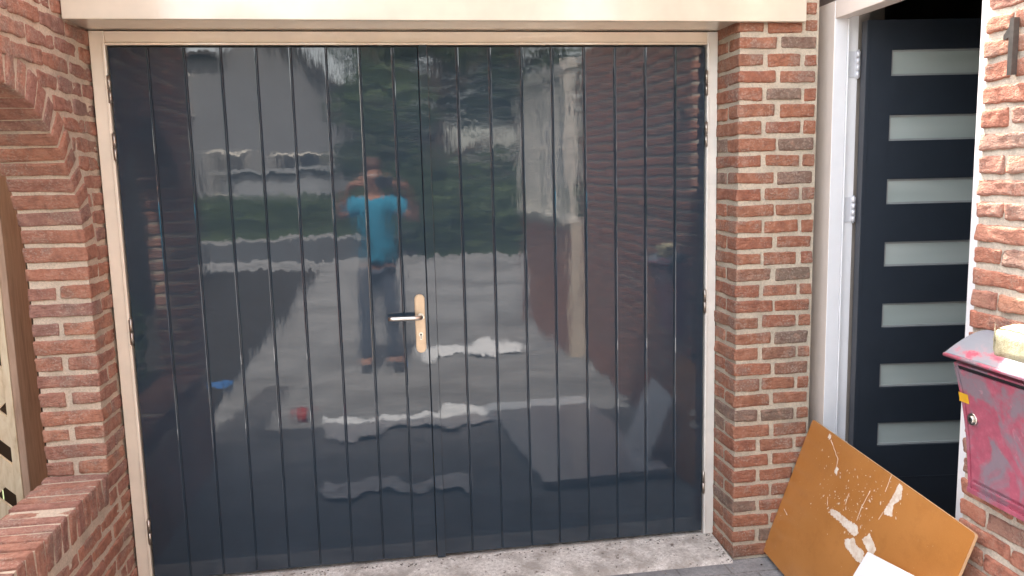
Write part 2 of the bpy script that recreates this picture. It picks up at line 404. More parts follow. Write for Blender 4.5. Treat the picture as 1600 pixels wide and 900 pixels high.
# ============================================================ RIGHT SIDE WALL (house number, letterbox)
items = []; YR = -1.112; YR2 = -3.85
for k in range(0, 41):
    z = .006-.03+PIT*k; z0, z1 = z-BH, z+BH
    y = YR if k % 2 == 0 else YR+.0
    first = .205 if k % 2 == 0 else .10
    y = YR
    L = first
    while y > YR2:
        items.append(bb(2.69, 2.79, max(YR2, y-L), y, z0, z1)); y -= L+.0135; L = .205
core = B(); box(core, 2.696, 2.90, YR2, YR-.007, -.1, 2.62)
o = bricks_mesh('side_brick_wall', items, [M['brick_w'], M['mortar_w']], core=core, amp=.0040)
tag(o, 'orange-red brick side wall right of the front door, carrying the letterbox and the number', 'brick wall')

# ============================================================ GARAGE DOOR FRAME, FASCIA, CANOPY
t = empty('garage_door_frame', (1.15, 0, 0)); tag(t, 'cream gloss painted timber frame around the dark blue garage doors', 'door frame')
def child(name, bm, m, par, smooth=False):
    o = obj(name, bm, m, par, smooth); o.matrix_parent_inverse = par.matrix_basis.inverted() if par.type == 'EMPTY' else Matrix.Identity(4)
    return o
bm = B(); box(bm, -.060, -.006, -.006, .09, -.0, 2.1545, .0025); box(bm, -.0165, -.0045, -.012, .08, -.0, 2.1105, .003); child('jamb', bm, M['cream'], t)
bm = B(); box(bm, 2.310, 2.3555, -.006, .09, -.0, 2.1545, .0025); box(bm, 2.3085, 2.3195, -.012, .08, -.0, 2.1105, .003); child('jamb', bm, M['white_gloss'], t)  # right jamb of the cream frame; its brighter light is put into a whiter colour
bm = B(); box(bm, -.0055, 2.3095, -.005, .09, 2.114, 2.1535, .002); box(bm, -.0040, 2.3080, -.011, .08, 2.1035, 2.1125, .002); child('head', bm, M['cream'], t)

bm = B(); box(bm, -.062, 2.612, -.245, -.215, 2.152, 2.6, .003); box(bm, -.0625, 2.3535, -.2145, .12, 2.158, 2.18, .001)
o = obj('fascia_board', bm, M['fascia']); tag(o, 'wide cream gloss fascia board across the top of the garage doors', 'fascia')

# ============================================================ GARAGE DOORS
def leaf_panel(name, grooves, x0, x1, par):
    bm = B(); z0, z1 = .014, 2.0985; cuts = [x0]+grooves+[x1]; G = .0030; D = .0045
    rnd = random.Random(name+str(x0)); zs = [z0, z0+.004, .5, 1.0, 1.5, z1-.004, z1]
    for i in range(len(cuts)-1):
        a, b_ = cuts[i], cuts[i+1]
        tl = rnd.uniform(-.00034, .00034); bl = rnd.uniform(-.00034, .00034); w2 = rnd.uniform(-.00015, .00015)
        prof = [(a+G*.25, D), (a+G*.55, D*.9), (a+G*1.3, .0006), (a+G*2.2, 0), (b_-G*2.2, 0), (b_-G*1.3, .0006), (b_-G*.55, D*.9), (b_-G*.25, D)]
        if i == 0: prof = [(a, .02), (a, .002), (a+.002, 0)]+prof[4:]
        if i == len(cuts)-2: prof = prof[:4]+[(b_-.002, 0), (b_, .002), (b_, .02)]
        rows = []
        for z in zs:
            w = tl*(1-z/2.1)+bl*z/2.1
            rows.append([bm.verts.new((x, y+w*(x-(a+b_)/2)/(b_-a)*2+(.003 if z in (zs[0], zs[-1]) else 0), z)) for x, y in prof])
        for r0, r1 in zip(rows[:-1], rows[1:]):
            for j in range(len(prof)-1):
                q = bm.faces.new((r0[j], r0[j+1], r1[j+1], r1[j]))
        if i:  # groove floor
            pass
    box(bm, x0+.001, x1-.001, .0056, .045, z0+.001, z1-.001)
    o = child('leaf', bm, M['door_paint'], par); me = o.data
    at = me.attributes.new('bid', 'FLOAT_VECTOR', 'POINT'); rb = [random.Random(k).uniform(0, 50) for k in range(len(cuts))]
    for v in me.vertices:
        k = sum(1 for c_ in cuts[1:-1] if v.co.x > c_); at.data[v.index].vector = (rb[k], rb[k]*.7, rb[k]*1.3)
    return o
def hinge(par, x, z, m, r_=.0075, h=.098, y=-.010):
    bm = B()
    for a, b_ in ((0, .47), (.49, 1)): tube(bm, [(x, y, z-h/2+a*h), (x, y, z-h/2+b_*h)], r_, 14)
    tube(bm, [(x, y, z-h/2-.004), (x, y, z+h/2+.004)], r_*.55, 10)
    box(bm, x-.004, x+.004, y+.002, y+.014, z-h/2, z+h/2)
    return child('hinge', bm, m, par)
t = empty('garage_door', (1.15, 0, 0)); tag(t, 'pair of dark blue high gloss boarded garage doors with a steel lever handle', 'garage door')
leaf_panel('l', [.139, .268, .398, .526, .652, .783, .910, 1.036], .0008, 1.1322, t)
leaf_panel('r', [1.284, 1.412, 1.539, 1.663, 1.793, 1.920, 2.048, 2.175], 1.1335, 2.3035, t)
bm = B(); box(bm, 1.1335, 1.1690, -.0085, -.001, .006, 2.103, .002); child('cover_strip', bm, M['door_paint'], t)
for z in (1.945, 1.735, 1.035, .226): hinge(t, -.0015, z, M['hinge_dark'])
for z in (1.951, 1.744, 1.045, .241): hinge(t, 2.3065, z, M['hinge_dark'], .006)
# handle set
def rounded_plate(cx, w, z0, z1, y0, y1, m, par, name):
    bm = B(); pts = []
    rr = w/2
    for i in range(13): a = math.pi*i/12; pts.append((cx+rr*math.cos(a), y1, z1-rr+rr*math.sin(a)))
    for i in range(13): a = math.pi+math.pi*i/12; pts.append((cx+rr*math.cos(a), y1, z0+rr+rr*math.sin(a)))
    prism(bm, pts, (0, y0-y1, 0))
    fr = [q for q in bm.faces if abs(q.normal.y) > .9 and q.calc_center_median().y < (y0+y1)/2]
    bmesh.ops.recalc_face_normals(bm, faces=bm.faces)
    fr = [q for q in bm.faces if len(q.verts) > 5 and q.calc_center_median().y < (y0+y1)/2]
    bmesh.ops.bevel(bm, geom=[e for q in fr for e in q.edges], offset=.0025, segments=3, affect='EDGES')
    return child(name, bm, m, par)
pl = rounded_plate(1.101, .040, .8905, 1.130, -.009, .0, M['brass'], t, 'handle_plate')
bm = B(); tube(bm, [(1.1015, -.0105, .966), (1.1015, -.0085, .966)], .0088, 20); box(bm, 1.0972, 1.1058, -.0103, -.0086, .944, .966, .001)
obj('keyhole', bm, M['steel'], pl).matrix_parent_inverse = Matrix.Identity(4)
bm = B(); tube(bm, [(1.1015, -.0118, .966), (1.1015, -.0104, .966)], .0042, 12); box(bm, 1.1000, 1.1030, -.0116, -.0104, .948, .965); obj('key_slot', bm, M['black'], pl)
bm = B(); tube(bm, [(1.103, -.008, 1.040), (1.103, -.018, 1.040)], .0135, 20)
tube(bm, [(1.103, -.016, 1.040), (1.103, -.036, 1.040), (1.100, -.046, 1.0405), (1.090, -.053, 1.041), (1.070, -.055, 1.0415), (1.030, -.055, 1.042), (.990, -.053, 1.042), (.974, -.052, 1.042)], [.009, .009, .0095, .0095, .009, .009, .009, .008], 16)
child('lever', bm, M['steel'], t)

# ============================================================ FRONT DOOR FRAME AND DOOR
XF = 2.74; YL = -.225; YRJ = -1.03; ZH = 2.168
t = empty('front_door_frame', (XF, -.63, 0)); tag(t, 'white and beige painted frame of the open front door, right of the brick pillar', 'door frame')
bm = B(); box(bm, XF, XF+.055, YL, -.10, -.04, 2.235, .002); box(bm, XF+.055, XF+.11, YL+.013, -.10, -.04, 2.235, .002, 1); box(bm, XF+.0565, XF+.0625, YL-.004, YL+.01, -.04, ZH-.001, .002, 1)
for q in bm.faces:
    if q.normal.x < -.8 and q.calc_center_median().x < XF+.01: q.material_index = 2
o = child('jamb', bm, [M['jamb_white'], M['jamb_white'], M['jamb_beige']], t)
bm = B(); box(bm, XF, XF+.11, -1.145, YRJ, -.04, 2.235, .002); child('jamb', bm, M['jamb_white'], t)
bm = B(); box(bm, XF+.001, XF+.054, YRJ+.001, YL-.001, ZH, 2.236, .002); box(bm, XF+.056, XF+.108, YRJ+.001, YL+.012, ZH+.012, 2.236, .002)
child('head', bm, M['jamb_beige'], t)
bm = B(); box(bm, XF, XF+.16, YRJ+.001, YL-.001, -.03, .0, .004); child('threshold', bm, plain('bluestone', (.10, .10, .11), .5), t)

HX, HY = 2.851, -.217
ang = math.radians(-6.2)
t = empty('front_door', (HX, HY, 0), ang); tag(t, 'dark blue front door with frosted horizontal glass strips, standing open inwards', 'front door')
# local frame: x along the leaf, outer face at y=-.047
LW = .80; Y0, Y1 = -.048, -.006; XS, XE = .108, .70
cz = [2.0287-.041, 0, 0]; tops = [2.043-.2497*i for i in range(7)]; strips = [(tp-.100, tp) for tp in tops]
bm = B(); zz = [.012]+[v for s_ in strips[::-1] for v in s_]+[2.155]
box(bm, .006, XS, Y0, Y1, .012, 2.155); box(bm, XE, LW, Y0, Y1, .012, 2.155)
prev = .012
for a, b_ in strips[::-1]: box(bm, XS, XE, Y0, Y1, prev, a); prev = b_
box(bm, XS, XE, Y0, Y1, prev, 2.155)
bmesh.ops.remove_doubles(bm, verts=bm.verts, dist=.0001)
for q in list(bm.faces):
    pass
for q in bm.faces:
    if q.calc_center_median().x < .0065: q.material_index = 1
fr = obj('door_leaf', bm, [M['front_door'], M['door_edge']], t)
bm = B(); box(bm, .0065, .022, Y0-.0015, Y0+.003, .012, 2.155, .001); box(bm, .10, .70, Y0-.002, Y0+.002, .305, .309, .0008); obj('moulding', bm, M['front_door'], t)
m, n, b = mat('frosted_glass'); nb = noise(n, 1.3, 2, stretch=(1, 1, 6)); n.links.new(ramp(n, nb.outputs[0], [(.3, (.42, .49, .455)), (.7, (.56, .62, .58))]).outputs[0], b.inputs['Base Color'])
b.inputs['Roughness'].default_value = .32; b.inputs['Transmission Weight'].default_value = .10; b.inputs['Specular IOR Level'].default_value = .6
for a, b_ in strips:
    w = B(); box(w, XS+.010, XE-.010, -.034, -.024, a+.008, b_-.008); g = obj('glass_strip', w, m, t)
    w = B()
    for q in ((XS, XS+.0105, a, b_), (XE-.0105, XE, a, b_), (XS+.0105, XE-.0105, a, a+.0085), (XS+.0105, XE-.0105, b_-.0085, b_)): box(w, q[0], q[1], -.0375, -.020, q[2], q[3], .001)
    obj('bead', w, plain('bead_grey', (.36, .38, .37), .5), g)
for z in (1.995, 1.425, .40):
    w = B()
    for k in range(4): tube(w, [(-.005, -.004, z-.050+k*.0255), (-.005, -.004, z-.050+k*.0255+.0235)], .0075, 12)
    tube(w, [(-.005, -.004, z-.055), (-.005, -.004, z+.056)], .005, 8)
    box(w, -.0055, .007, .001, .004, z-.05, z+.05)
    obj('hinge', w, plain('galvanised_white', (.72, .72, .74), .3, .35, .08, 60), t)
bm = B()
for z in (1.995, 1.425, .40): box(bm, 2.803, 2.846, YL+.0085, YL+.0125, z-.05, z+.05, .001)
ft = bpy.data.objects['front_door_frame']; o = child('hinge_plate', bm, plain('painted_hinge_plate', (.74, .75, .77), .3, .2, .05, 40), ft)

# dark hall behind the door
t = empty('hallway', (3.6, -.8, 0)); tag(t, 'dim hallway behind the open front door', 'hallway')
hm = plain('hall_wall', (.10, .095, .09), .8); 
bm = B(); box(bm, 2.91, 5.0, .62, .70, -.03, 2.5); box(bm, 5.0, 5.08, -2.4, .62, -.03, 2.5); box(bm, 2.91, 5.0, -2.48, -2.4, -.03, 2.5); child('wall', bm, hm, t)
bm = B(); box(bm, 2.86, 5.0, -2.4, .62, 2.5, 2.56); child('ceiling', bm, hm, t)
bm = B(); box(bm, 2.905, 5.0, -2.4, .62, -.05, -.005); child('floor', bm, plain('hall_floor', (.12, .09, .07), .5), t)
bm = B(); box(bm, 2.856, 2.902, -.20, .60, -.03, 2.5); box(bm, 2.86, 2.902, -1.14, -.20, 2.2365, 2.5); child('inner_wall', bm, plain('taupe', (.30, .26, .22), .8), t)
bm = B(); box(bm, 2.925, 3.03, -.10, .60, 2.165, 2.30); child('beam', bm, plain('taupe_beam', (.33, .30, .26), .8), t)

# ============================================================ HOUSE NUMBER
bm = B(); XN = 2.670
def num(y, z): return (XN, y, z)
yb, zb = -1.236, 1.832; H_ = .150; Wd = .0165
pts = [num(yb-Wd/2, zb), num(yb-Wd/2, zb+H_), num(yb+Wd*.35, zb+H_), num(yb+Wd*.55, zb+H_-.022), num(yb+.028, zb+H_-.042), num(yb+.028, zb+H_-.055), num(yb+Wd/2, zb+H_-.050), num(yb+Wd/2, zb)]
prism(bm, pts, (.017, 0, 0))
o = obj('house_number', bm, M['dark_metal']); tag(o, 'dark metal house number 1 fixed on the right brick wall', 'house number')

# ============================================================ LETTERBOX
m, n, b = mat('worn_pink_paint')
a = noise(n, 7.5, 5, .62, stretch=(1, 1, .8), dist=.6); c2 = noise(n, 30, 5, .7); a3 = noise(n, 3.4, 3)
c = ramp(n, c2.outputs[0], [(.3, (.30, .028, .065)), (.55, (.42, .05, .10)), (.75, (.52, .13, .18))]).outputs[0]
c = mix(n, ramp(n, a.outputs[0], [(.47, (0, 0, 0)), (.57, (.92, .92, .92))]).outputs[0], c, mix(n, c2.outputs[0], (.15, .155, .18), (.24, .17, .20)))
c = mix(n, ramp(n, noise(n, 45, 6, .8).outputs[0], [(.60, (0, 0, 0)), (.66, (.7, .7, .7))]).outputs[0], c, (.20, .17, .19))
c = mix(n, ramp(n, noise(n, 14, 6, .7, dist=1).outputs[0], [(.62, (0, 0, 0)), (.70, (.6, .6, .6))]).outputs[0], c, (.60, .25, .30))
c = mix(n, .16, c, (.40, .33, .36))
n.links.new(c, b.inputs['Base Color']); b.inputs['Roughness'].default_value = .5; bump(n, b, c2.outputs[0], .25, .001)
M['pink'] = m
m, n, b = mat('worn_grey_pink_lid'); a = noise(n, 8, 5, .6, stretch=(1, .6, 1), dist=.8); c = ramp(n, a.outputs[0], [(.52, (.17, .185, .215)), (.60, (.23, .18, .21)), (.68, (.40, .05, .09))]).outputs[0]
n.links.new(c, b.inputs['Base Color']); b.inputs['Roughness'].default_value = .6; M['lid'] = m
t = empty('letterbox', (2.69, -1.38, .65)); tag(t, 'worn pink and grey metal letterbox mounted on the right brick wall', 'letterbox')
YA, YB = -1.202, -1.56
def prof_x(z):      # concave front
    s = (z-.640)/(1.034-.640); return 2.645-.026*s-.045*s**2.6
zs = [.640+i*(1.034-.640)/14 for i in range(15)]
bm = B()
pts = [(prof_x(z), YA, z) for z in zs]+[(2.688, YA, 1.085), (2.688, YA, .640)]
prism(bm, pts, (0, YB-YA, 0))
bmesh.ops.bevel(bm, geom=[e for e in bm.edges if abs(e.verts[0].co.y-e.verts[1].co.y) < 1e-5 and e.calc_length() < .2], offset=.0015, segments=1, affect='EDGES')
child('body', bm, M['pink'], t)
bm = B(); pts = []
for i in range(9):
    s = i/8; pts.append((2.555+.133*s, YA+.012, 1.062+.058*math.sin(s*math.pi/2)**1.0))
low = [(x+.001, y, z-.012) for x, y, z in pts][::-1]
lowp = [(2.5560, YA+.012, 1.050), (2.566, YA+.012, 1.046), (2.60, YA+.012, 1.0605)]
prism(bm, pts+[(2.688, YA+.012, 1.10), (2.60, YA+.012, 1.070), (2.566, YA+.012, 1.050), (2.5560, YA+.012, 1.050)], (0, YB-YA-.024, 0))
lid = child('lid', bm, M['lid'], t)
bm = B(); tube(bm, [(2.5545, YA+.0135, 1.0555), (2.5545, YB-.0135, 1.0555)], .0058, 10); obj('rim', bm, M['pink'], lid)
# letter door with its folded frame
def curved(bm, y0, y1, za, zb_, off, thick, ns=14):
    rows = []
    for i in range(ns+1):
        z = za+(zb_-za)*i/ns; x = prof_x(z)-off
        rows.append([bm.verts.new((x, y1, z)), bm.verts.new((x, y0, z)), bm.verts.new((x+thick, y0, z)), bm.verts.new((x+thick, y1, z))])
    for p_, q_ in zip(rows[:-1], rows[1:]):
        for j in range(4): bm.faces.new((p_[j], p_[(j+1) % 4], q_[(j+1) % 4], q_[j]))
    bm.faces.new(rows[0][::-1]); bm.faces.new(rows[-1])
bm = B(); curved(bm, YA-.022, YB+.022, .688, 1.018, .0045, .004); child('flap', bm, M['pink'], t)
bm = B(); curved(bm, YA-.0005, YB, .641, .655, .006, .006, 3); curved(bm, YA-.001, YA-.012, .655, 1.020, .003, .004); curved(bm, YA-.02, YB+.02, .672, .678, .0065, .006, 2); child('folded_edge', bm, M['pink'], t)
bm = B(); curved(bm, YA-.018, YB+.018, 1.019, 1.0285, .0006, .004, 2); child('slot', bm, M['black'], t)
bm = B(); lx = prof_x(.874); tube(bm, [(lx-.003, -1.245, .874), (lx-.010, -1.245, .874)], .0175, 24); tube(bm, [(lx-.009, -1.245, .874), (lx-.016, -1.245, .874)], [.012, .010], 24)
lk = child('lock', bm, M['steel'], t)
bm = B(); box(bm, lx-.0168, lx-.0155, -1.2465, -1.2435, .868, .880); tube(bm, [(lx-.0164, -1.245, .874), (lx-.0158, -1.245, .874)], .0045, 12); obj('keyhole', bm, M['black'], lk)
bm = B(); curved(bm, YA+.001, YA-.036, .917, .945, .0062, .0012, 4); box(bm, prof_x(.93)-.005, prof_x(.93)+.012, YA+.0003, YA+.0012, .917, .945); child('tape', bm, plain('yellow_tape', (.72, .40, .02), .5), t)

# pale porous block on top of the letterbox
m, n, b = mat('pale_sponge'); a = noise(n, 55, 6, .75); n.links.new(ramp(n, a.outputs[0], [(.3, (.34, .29, .16)), (.48, (.52, .47, .29)), (.7, (.62, .58, .40))]).outputs[0], b.inputs['Base Color']); b.inputs['Roughness'].default_value = .95
bump(n, b, noise(n, 120, 5, .8).outputs[0], .9, .005); M['sponge'] = m
sx = math.radians(-12)
# stands upright on the sloping lid
bm = B(); rnd = random.Random(3)
op = [(-1.342, 1.156), (-1.336, 1.140), (-1.342, 1.128), (-1.334, 1.120), (-1.333, 1.096), (-1.338, 1.076), (-1.348, 1.068), (-1.40, 1.068), (-1.470, 1.074), (-1.475, 1.150), (-1.42, 1.160), (-1.37, 1.160)]
prism(bm, [(2.588, y, z-.000) for y, z in op], (.055, 0, .012))
bmesh.ops.triangulate(bm, faces=[q for q in bm.faces if len(q.verts) > 4])
bmesh.ops.bevel(bm, geom=[e for e in bm.edges if e.calc_face_angle(0) > .5], offset=.004, segments=2, affect='EDGES')
bmesh.ops.subdivide_edges(bm, edges=bm.edges, cuts=2, use_grid_fill=True)
for v in bm.verts: v.co += Vector((rnd.gauss(0, .0007), rnd.gauss(0, .0007), rnd.gauss(0, .0007)))
o = obj('sponge', bm, M['sponge'], None, True); tag(o, 'pale yellow porous block with a notched corner lying on the pink letterbox', 'sponge')

# ============================================================ LEANING BOARDS
A_ = Vector((2.685, -.23962, .56869)); U = Vector((-.03024764, -.99818705, -.05203552)); V = Vector((-.31909038, .0589784, -.94588735)); Nn = U.cross(V)
if Nn.x > 0: Nn = -Nn
LU, LV = .9918, .6003
def board_mat(): return Matrix(((U.x, V.x, Nn.x, A_.x), (U.y, V.y, Nn.y, A_.y), (U.z, V.z, Nn.z, A_.z), (0, 0, 0, 1)))
m, n, b = mat('orange_laminate')
tcx = N(n, 'ShaderNodeTexCoord').outputs['Object']
a = noise(n, 2.2, 4, .5, tcx); g = noise(n, 220, 3, .6, tcx)
c = ramp(n, a.outputs[0], [(.3, (.40, .155, .032)), (.7, (.54, .235, .065))]).outputs[0]
c = mix(n, ramp(n, noise(n, 11, 6, .7, tcx).outputs[0], [(.5, (0, 0, 0)), (.75, (.5, .5, .5))]).outputs[0], c, (.34, .13, .03))
c = mix(n, ramp(n, g.outputs[0], [(.58, (0, 0, 0)), (.72, (.25, .25, .25))]).outputs[0], c, (.62, .36, .14))
# tiny paint specks in a loose cloud
sp = noise(n, 75, 3, .6, tcx); sd = noise(n, 3.2, 3, .5, tcx)
sm = mix(n, 1., ramp(n, sp.outputs[0], [(.700, (0, 0, 0)), (.715, (1, 1, 1))]).outputs[0], ramp(n, sd.outputs[0], [(.46, (0, 0, 0)), (.52, (1, 1, 1))]).outputs[0], 'MULTIPLY')
c = mix(n, sm, c, (.80, .66, .48))
n.links.new(c, b.inputs['Base Color']); b.inputs['Roughness'].default_value = .30; b.inputs['Coat Weight'].default_value = .25; b.inputs['Coat Roughness'].default_value = .15
bump(n, b, noise(n, 4, 3, .5, tcx).outputs[0], .1, .01)
M['orange'] = m; M['orange_edge'] = plain('orange_edge', (.62, .40, .22), .6)
bt = empty('leaning_board', (0, 0, 0)); bt.matrix_world = board_mat(); tag(bt, 'large orange-brown laminate board with white paint scars leaning against the front doorway', 'board')
bm = B(); R_ = .012; pts = []
for cx, cy, a0 in ((LU-R_, LV-R_, 0), (R_, LV-R_, 90), (R_, R_, 180), (LU-R_, R_, 270)):
    for i in range(5): t_ = math.radians(a0+i*22.5); pts.append((cx+R_*math.cos(t_), cy+R_*math.sin(t_), 0))
prism(bm, pts, (0, 0, -.010))
for q in bm.faces:
    if len(q.verts) == 4: q.material_index = 1
bk = obj('panel', bm, [M['orange'], M['orange_edge']], bt)
SM = {'S1': [(0.3194, 0.2545), (0.3488, 0.2399), (0.4443, 0.2353), (0.4978, 0.229), (0.5177, 0.248), (0.5031, 0.2684), (0.4605, 0.2698), (0.3887, 0.2638), (0.3356, 0.2661)],
 'S2': [(0.4615, 0.3036), (0.4999, 0.2744), (0.5301, 0.2875), (0.5758, 0.2873), (0.5918, 0.3073), (0.5791, 0.3294), (0.5466, 0.3329), (0.5135, 0.3262), (0.4765, 0.3211)],
 'S3': [(0.5454, 0.2583), (0.5686, 0.221), (0.5974, 0.2343), (0.6324, 0.2518), (0.6229, 0.2733), (0.5975, 0.2752), (0.5677, 0.2669)],
 'S4': [(0.6128, 0.0087), (0.6328, 0.0114), (0.651, 0.0502), (0.6247, 0.0868), (0.6428, 0.1193), (0.6026, 0.1316), (0.5941, 0.1245), (0.6016, 0.0901), (0.611, 0.0454)],
 'S5': [(0.1451, 0.0076), (0.1608, 0.0133), (0.1577, 0.0302), (0.1411, 0.0257)],
 'S6': [(0.2587, 0.0995), (0.2795, 0.102), (0.2801, 0.1303), (0.2608, 0.121)]}
LN = [[(0.1668, 0.0265), (0.2123, 0.0517), (0.2517, 0.0712), (0.2623, 0.0979)], [(0.4916, 0.0936), (0.481, 0.1616), (0.482, 0.216)], [(0.5629, 0.003), (0.565, 0.0428), (0.5651, 0.0631)],
 [(0.388, 0.1527), (0.3913, 0.197)], [(0.0375, 0.3898), (0.0749, 0.4003)], [(0.2791, 0.2204), (0.2957, 0.2483)], [(0.593, 0.1267), (0.5852, 0.159)]]
m, n, b = mat('bare_scar'); a = noise(n, 30, 5, .7); n.links.new(ramp(n, a.outputs[0], [(.35, (.66, .50, .36)), (.6, (.82, .74, .62))]).outputs[0], b.inputs['Base Color']); b.inputs['Roughness'].default_value = .8; M['scar'] = m
rnd = random.Random(5)
def scar(poly):
    n_ = len(poly); out = []
    for i in range(n_):
        a = Vector(poly[i]); b_ = Vector(poly[(i+1) % n_]); L = (b_-a).length; k = max(2, int(L/.004))
        for j in range(k):
            q = a.lerp(b_, j/k); d = Vector((b_-a)).normalized(); nn = Vector((-d.y, d.x)); out.append(q+nn*rnd.gauss(0, .0016 if j else .0006))
    return out
for k in SM:
    bm = B(); vs = [bm.verts.new((x, y, .0006)) for x, y in scar(SM[k])]; q = bm.faces.new(vs); ex = bmesh.ops.extrude_face_region(bm, geom=[q])
    for v in ex['geom']:
        if isinstance(v, bmesh.types.BMVert): v.co.z = -.001
    bmesh.ops.triangulate(bm, faces=bm.faces); obj('paint_smear', bm, M['scar'], bt)
for L in LN:
    pp = []; bm = B()
    for a, b_ in zip(L[:-1], L[1:]):
        for j in range(6): t_ = j/6; pp.append((a[0]+(b_[0]-a[0])*t_+rnd.gauss(0, .0008), a[1]+(b_[1]-a[1])*t_+rnd.gauss(0, .0008), .0002))
    pp.append((*L[-1], .0002)); tube(bm, pp, [rnd.uniform(.0006, .0014) for _ in pp], 6); obj('scratch', bm, M['scar'], bt)
bm = B()
for i in range(150):        # flecks of paint around the scars
    cx, cy = rnd.choice([(.25, .10), (.40, .20), (.50, .24), (.45, .15), (.56, .10), (.30, .22)]); x = cx+rnd.gauss(0, .07); y = cy+rnd.gauss(0, .05)
    if .02 < x < .95 and .01 < y < .55:
        rr = abs(rnd.gauss(0, .0013))+.0006; s = rnd.uniform(1, 3); a0 = rnd.uniform(0, 3.1)
        vs = [bm.verts.new((x+rr*(s*math.cos(a)*math.cos(a0)-math.sin(a)*math.sin(a0)), y+rr*(s*math.cos(a)*math.sin(a0)+math.sin(a)*math.cos(a0)), .0004)) for a in [i_*math.pi/3 for i_ in range(6)]]
        bm.faces.new(vs)
tag(obj('paint_flecks', bm, M['scar'], bt), kind='stuff')
# small white panel in front of it
T1 = Vector((2.50, -.936, .34)); T2 = Vector((2.497, -1.265, .392)); S1 = Vector((2.315, -.885, -.040))
S2 = S1+(T2-T1); nn = (T2-T1).cross(S1-T1).normalized(); nn = nn if nn.x > 0 else -nn
bm = B(); prism(bm, [T1, T2, S2, S1], nn*.012); bmesh.ops.bevel(bm, geom=list(bm.edges), offset=.0015, segments=1, affect='EDGES')
o = obj('white_panel', bm, plain('white_panel', (.84, .85, .87), .3, var=.02, coat=.3)); tag(o, 'small white panel leaning on the orange-brown board', 'panel')
# wide pale board lying flat on the pavers
bm = B(); Mx = Matrix.Rotation(math.radians(-4), 4, 'Z'); box(bm, -.35, .35, -.80, .80, 0, .03, .003, 0, Matrix.Translation((2.02, -1.53, gz(-1.53)+.024)) @ Mx @ Matrix.Rotation(.012, 4, 'X'))
box(bm, -.3, .3, -.03, .03, -.022, 0, 0, 0, Matrix.Translation((2.02, -1.9, gz(-1.9)+.022)) @ Mx); 
o = obj('painted_shelf', bm, plain('pale_grey_paint', (.55, .57, .60), .35, var=.03, coat=.4)); tag(o, 'pale grey painted board lying flat on the pavers in front of the garage', 'board')
# crumpled dust sheet
m = plain('dust_sheet', (.78, .79, .79), .8, var=.05)
def dust(name, cx, cy, w, h, rot, seed, label):
    bm = B(); nx, ny = 60, 30; rnd = random.Random(seed); ph = [rnd.uniform(0, 6) for _ in range(12)]
    g = []
    for j in range(ny+1):
        row = []
        for i in range(nx+1):
            x = (i/nx-.5)*w; y = (j/ny-.5)*h*(.85+.3*math.sin(i/nx*9+ph[0])+.15*math.sin(i/nx*31+ph[5]+j*.1))+.05*math.sin(i/nx*14+ph[1])+.02*math.sin(i/nx*43+ph[6])
            z = .006+.013*abs(math.sin(x*7+ph[2]+y*9+math.sin(y*13)))**2+.010*abs(math.sin(x*17+ph[3]-y*15+math.sin(x*9)))**1.5+.008*math.sin(x*47+y*39+ph[4])**2
            c_, s_ = math.cos(rot), math.sin(rot); X, Y = cx+x*c_-y*s_, cy+x*s_+y*c_
            row.append(bm.verts.new((X, Y, gz(Y)+z)))
        g.append(row)
    for j in range(ny):
        for i in range(nx): bm.faces.new((g[j][i], g[j][i+1], g[j+1][i+1], g[j+1][i]))
    o = obj(name, bm, m, None, True); tag(o, label, 'dust sheet'); return o
dust('dust_sheet', 1.10, -2.12, 1.15, .46, math.radians(-9), 1, 'crumpled white dust sheet on the pavers left of the flat grey board')
dust('dust_sheet', .98, -.92, .80, .22, math.radians(6), 2, 'small crumpled white cloth standing in for a sun patch on the pavers close to the garage doors')  # white cloth added in place of a pool of sun on the pavers
dust('dust_sheet', 1.72, -4.35, .95, .62, 0, 4, 'folded white dust sheet lying on the driveway far from the doors')

# ============================================================ LATTICE FENCE seen through the arch
t = empty('lattice_fence', (-1.2, .05, 0)); tag(t, 'pale pine lattice fence panel with a brown post, seen through the brick arch', 'fence')
bm = B(); box(bm, -.450, -.425, .00, .17, -.05, 1.92, .002); child('post', bm, M['wood_brown'], t)
bm = B(); box(bm, -.4770, -.4505, -.004, .03, -.05, 1.92, .002); child('frame_batten', bm, M['wood_pale'], t)
bm = B(); box(bm, -2.1, -2.07, -.004, .03, -.05, 1.92, .002); child('frame_batten', bm, M['wood_pale'], t)
def strip_in(bm, s, sgn, yy0, w, th):
    # slat of slope sgn clipped to the rectangle x[-2.07,-.477] z[0,1.9]
    x0, x1, z0, z1 = -2.07, -.478, .02, 1.88; h = w/2*math.sqrt(2)
    poly = [(x0-1, s+sgn*(x0-1)-h), (x1+1, s+sgn*(x1+1)-h), (x1+1, s+sgn*(x1+1)+h), (x0-1, s+sgn*(x0-1)+h)]
    def clip(P, ax, v, keep):
        out = []
        for i in range(len(P)):
            a, b_ = P[i], P[(i+1) % len(P)]; ia = keep(a[ax], v); ib = keep(b_[ax], v)
            if ia: out.append(a)
            if ia != ib: t_ = (v-a[ax])/(b_[ax]-a[ax]); out.append((a[0]+(b_[0]-a[0])*t_, a[1]+(b_[1]-a[1])*t_))
        return out
    for ax, v, kp in ((0, x0, lambda q, w_: q >= w_), (0, x1, lambda q, w_: q <= w_), (1, z0, lambda q, w_: q >= w_), (1, z1, lambda q, w_: q <= w_)):
        poly = clip(poly, ax, v, kp)
        if len(poly) < 3: return
    ca = sum(abs(poly[i][0]*poly[(i+1) % len(poly)][1]-poly[(i+1) % len(poly)][0]*poly[i][1]) for i in range(len(poly)))
    prism(bm, [(x, yy0, z) for x, z in poly], (0, th, 0))
bm = B()
for i in range(-4, 20): strip_in(bm, -1.9+i*.190, -1, .000, .085, .012)
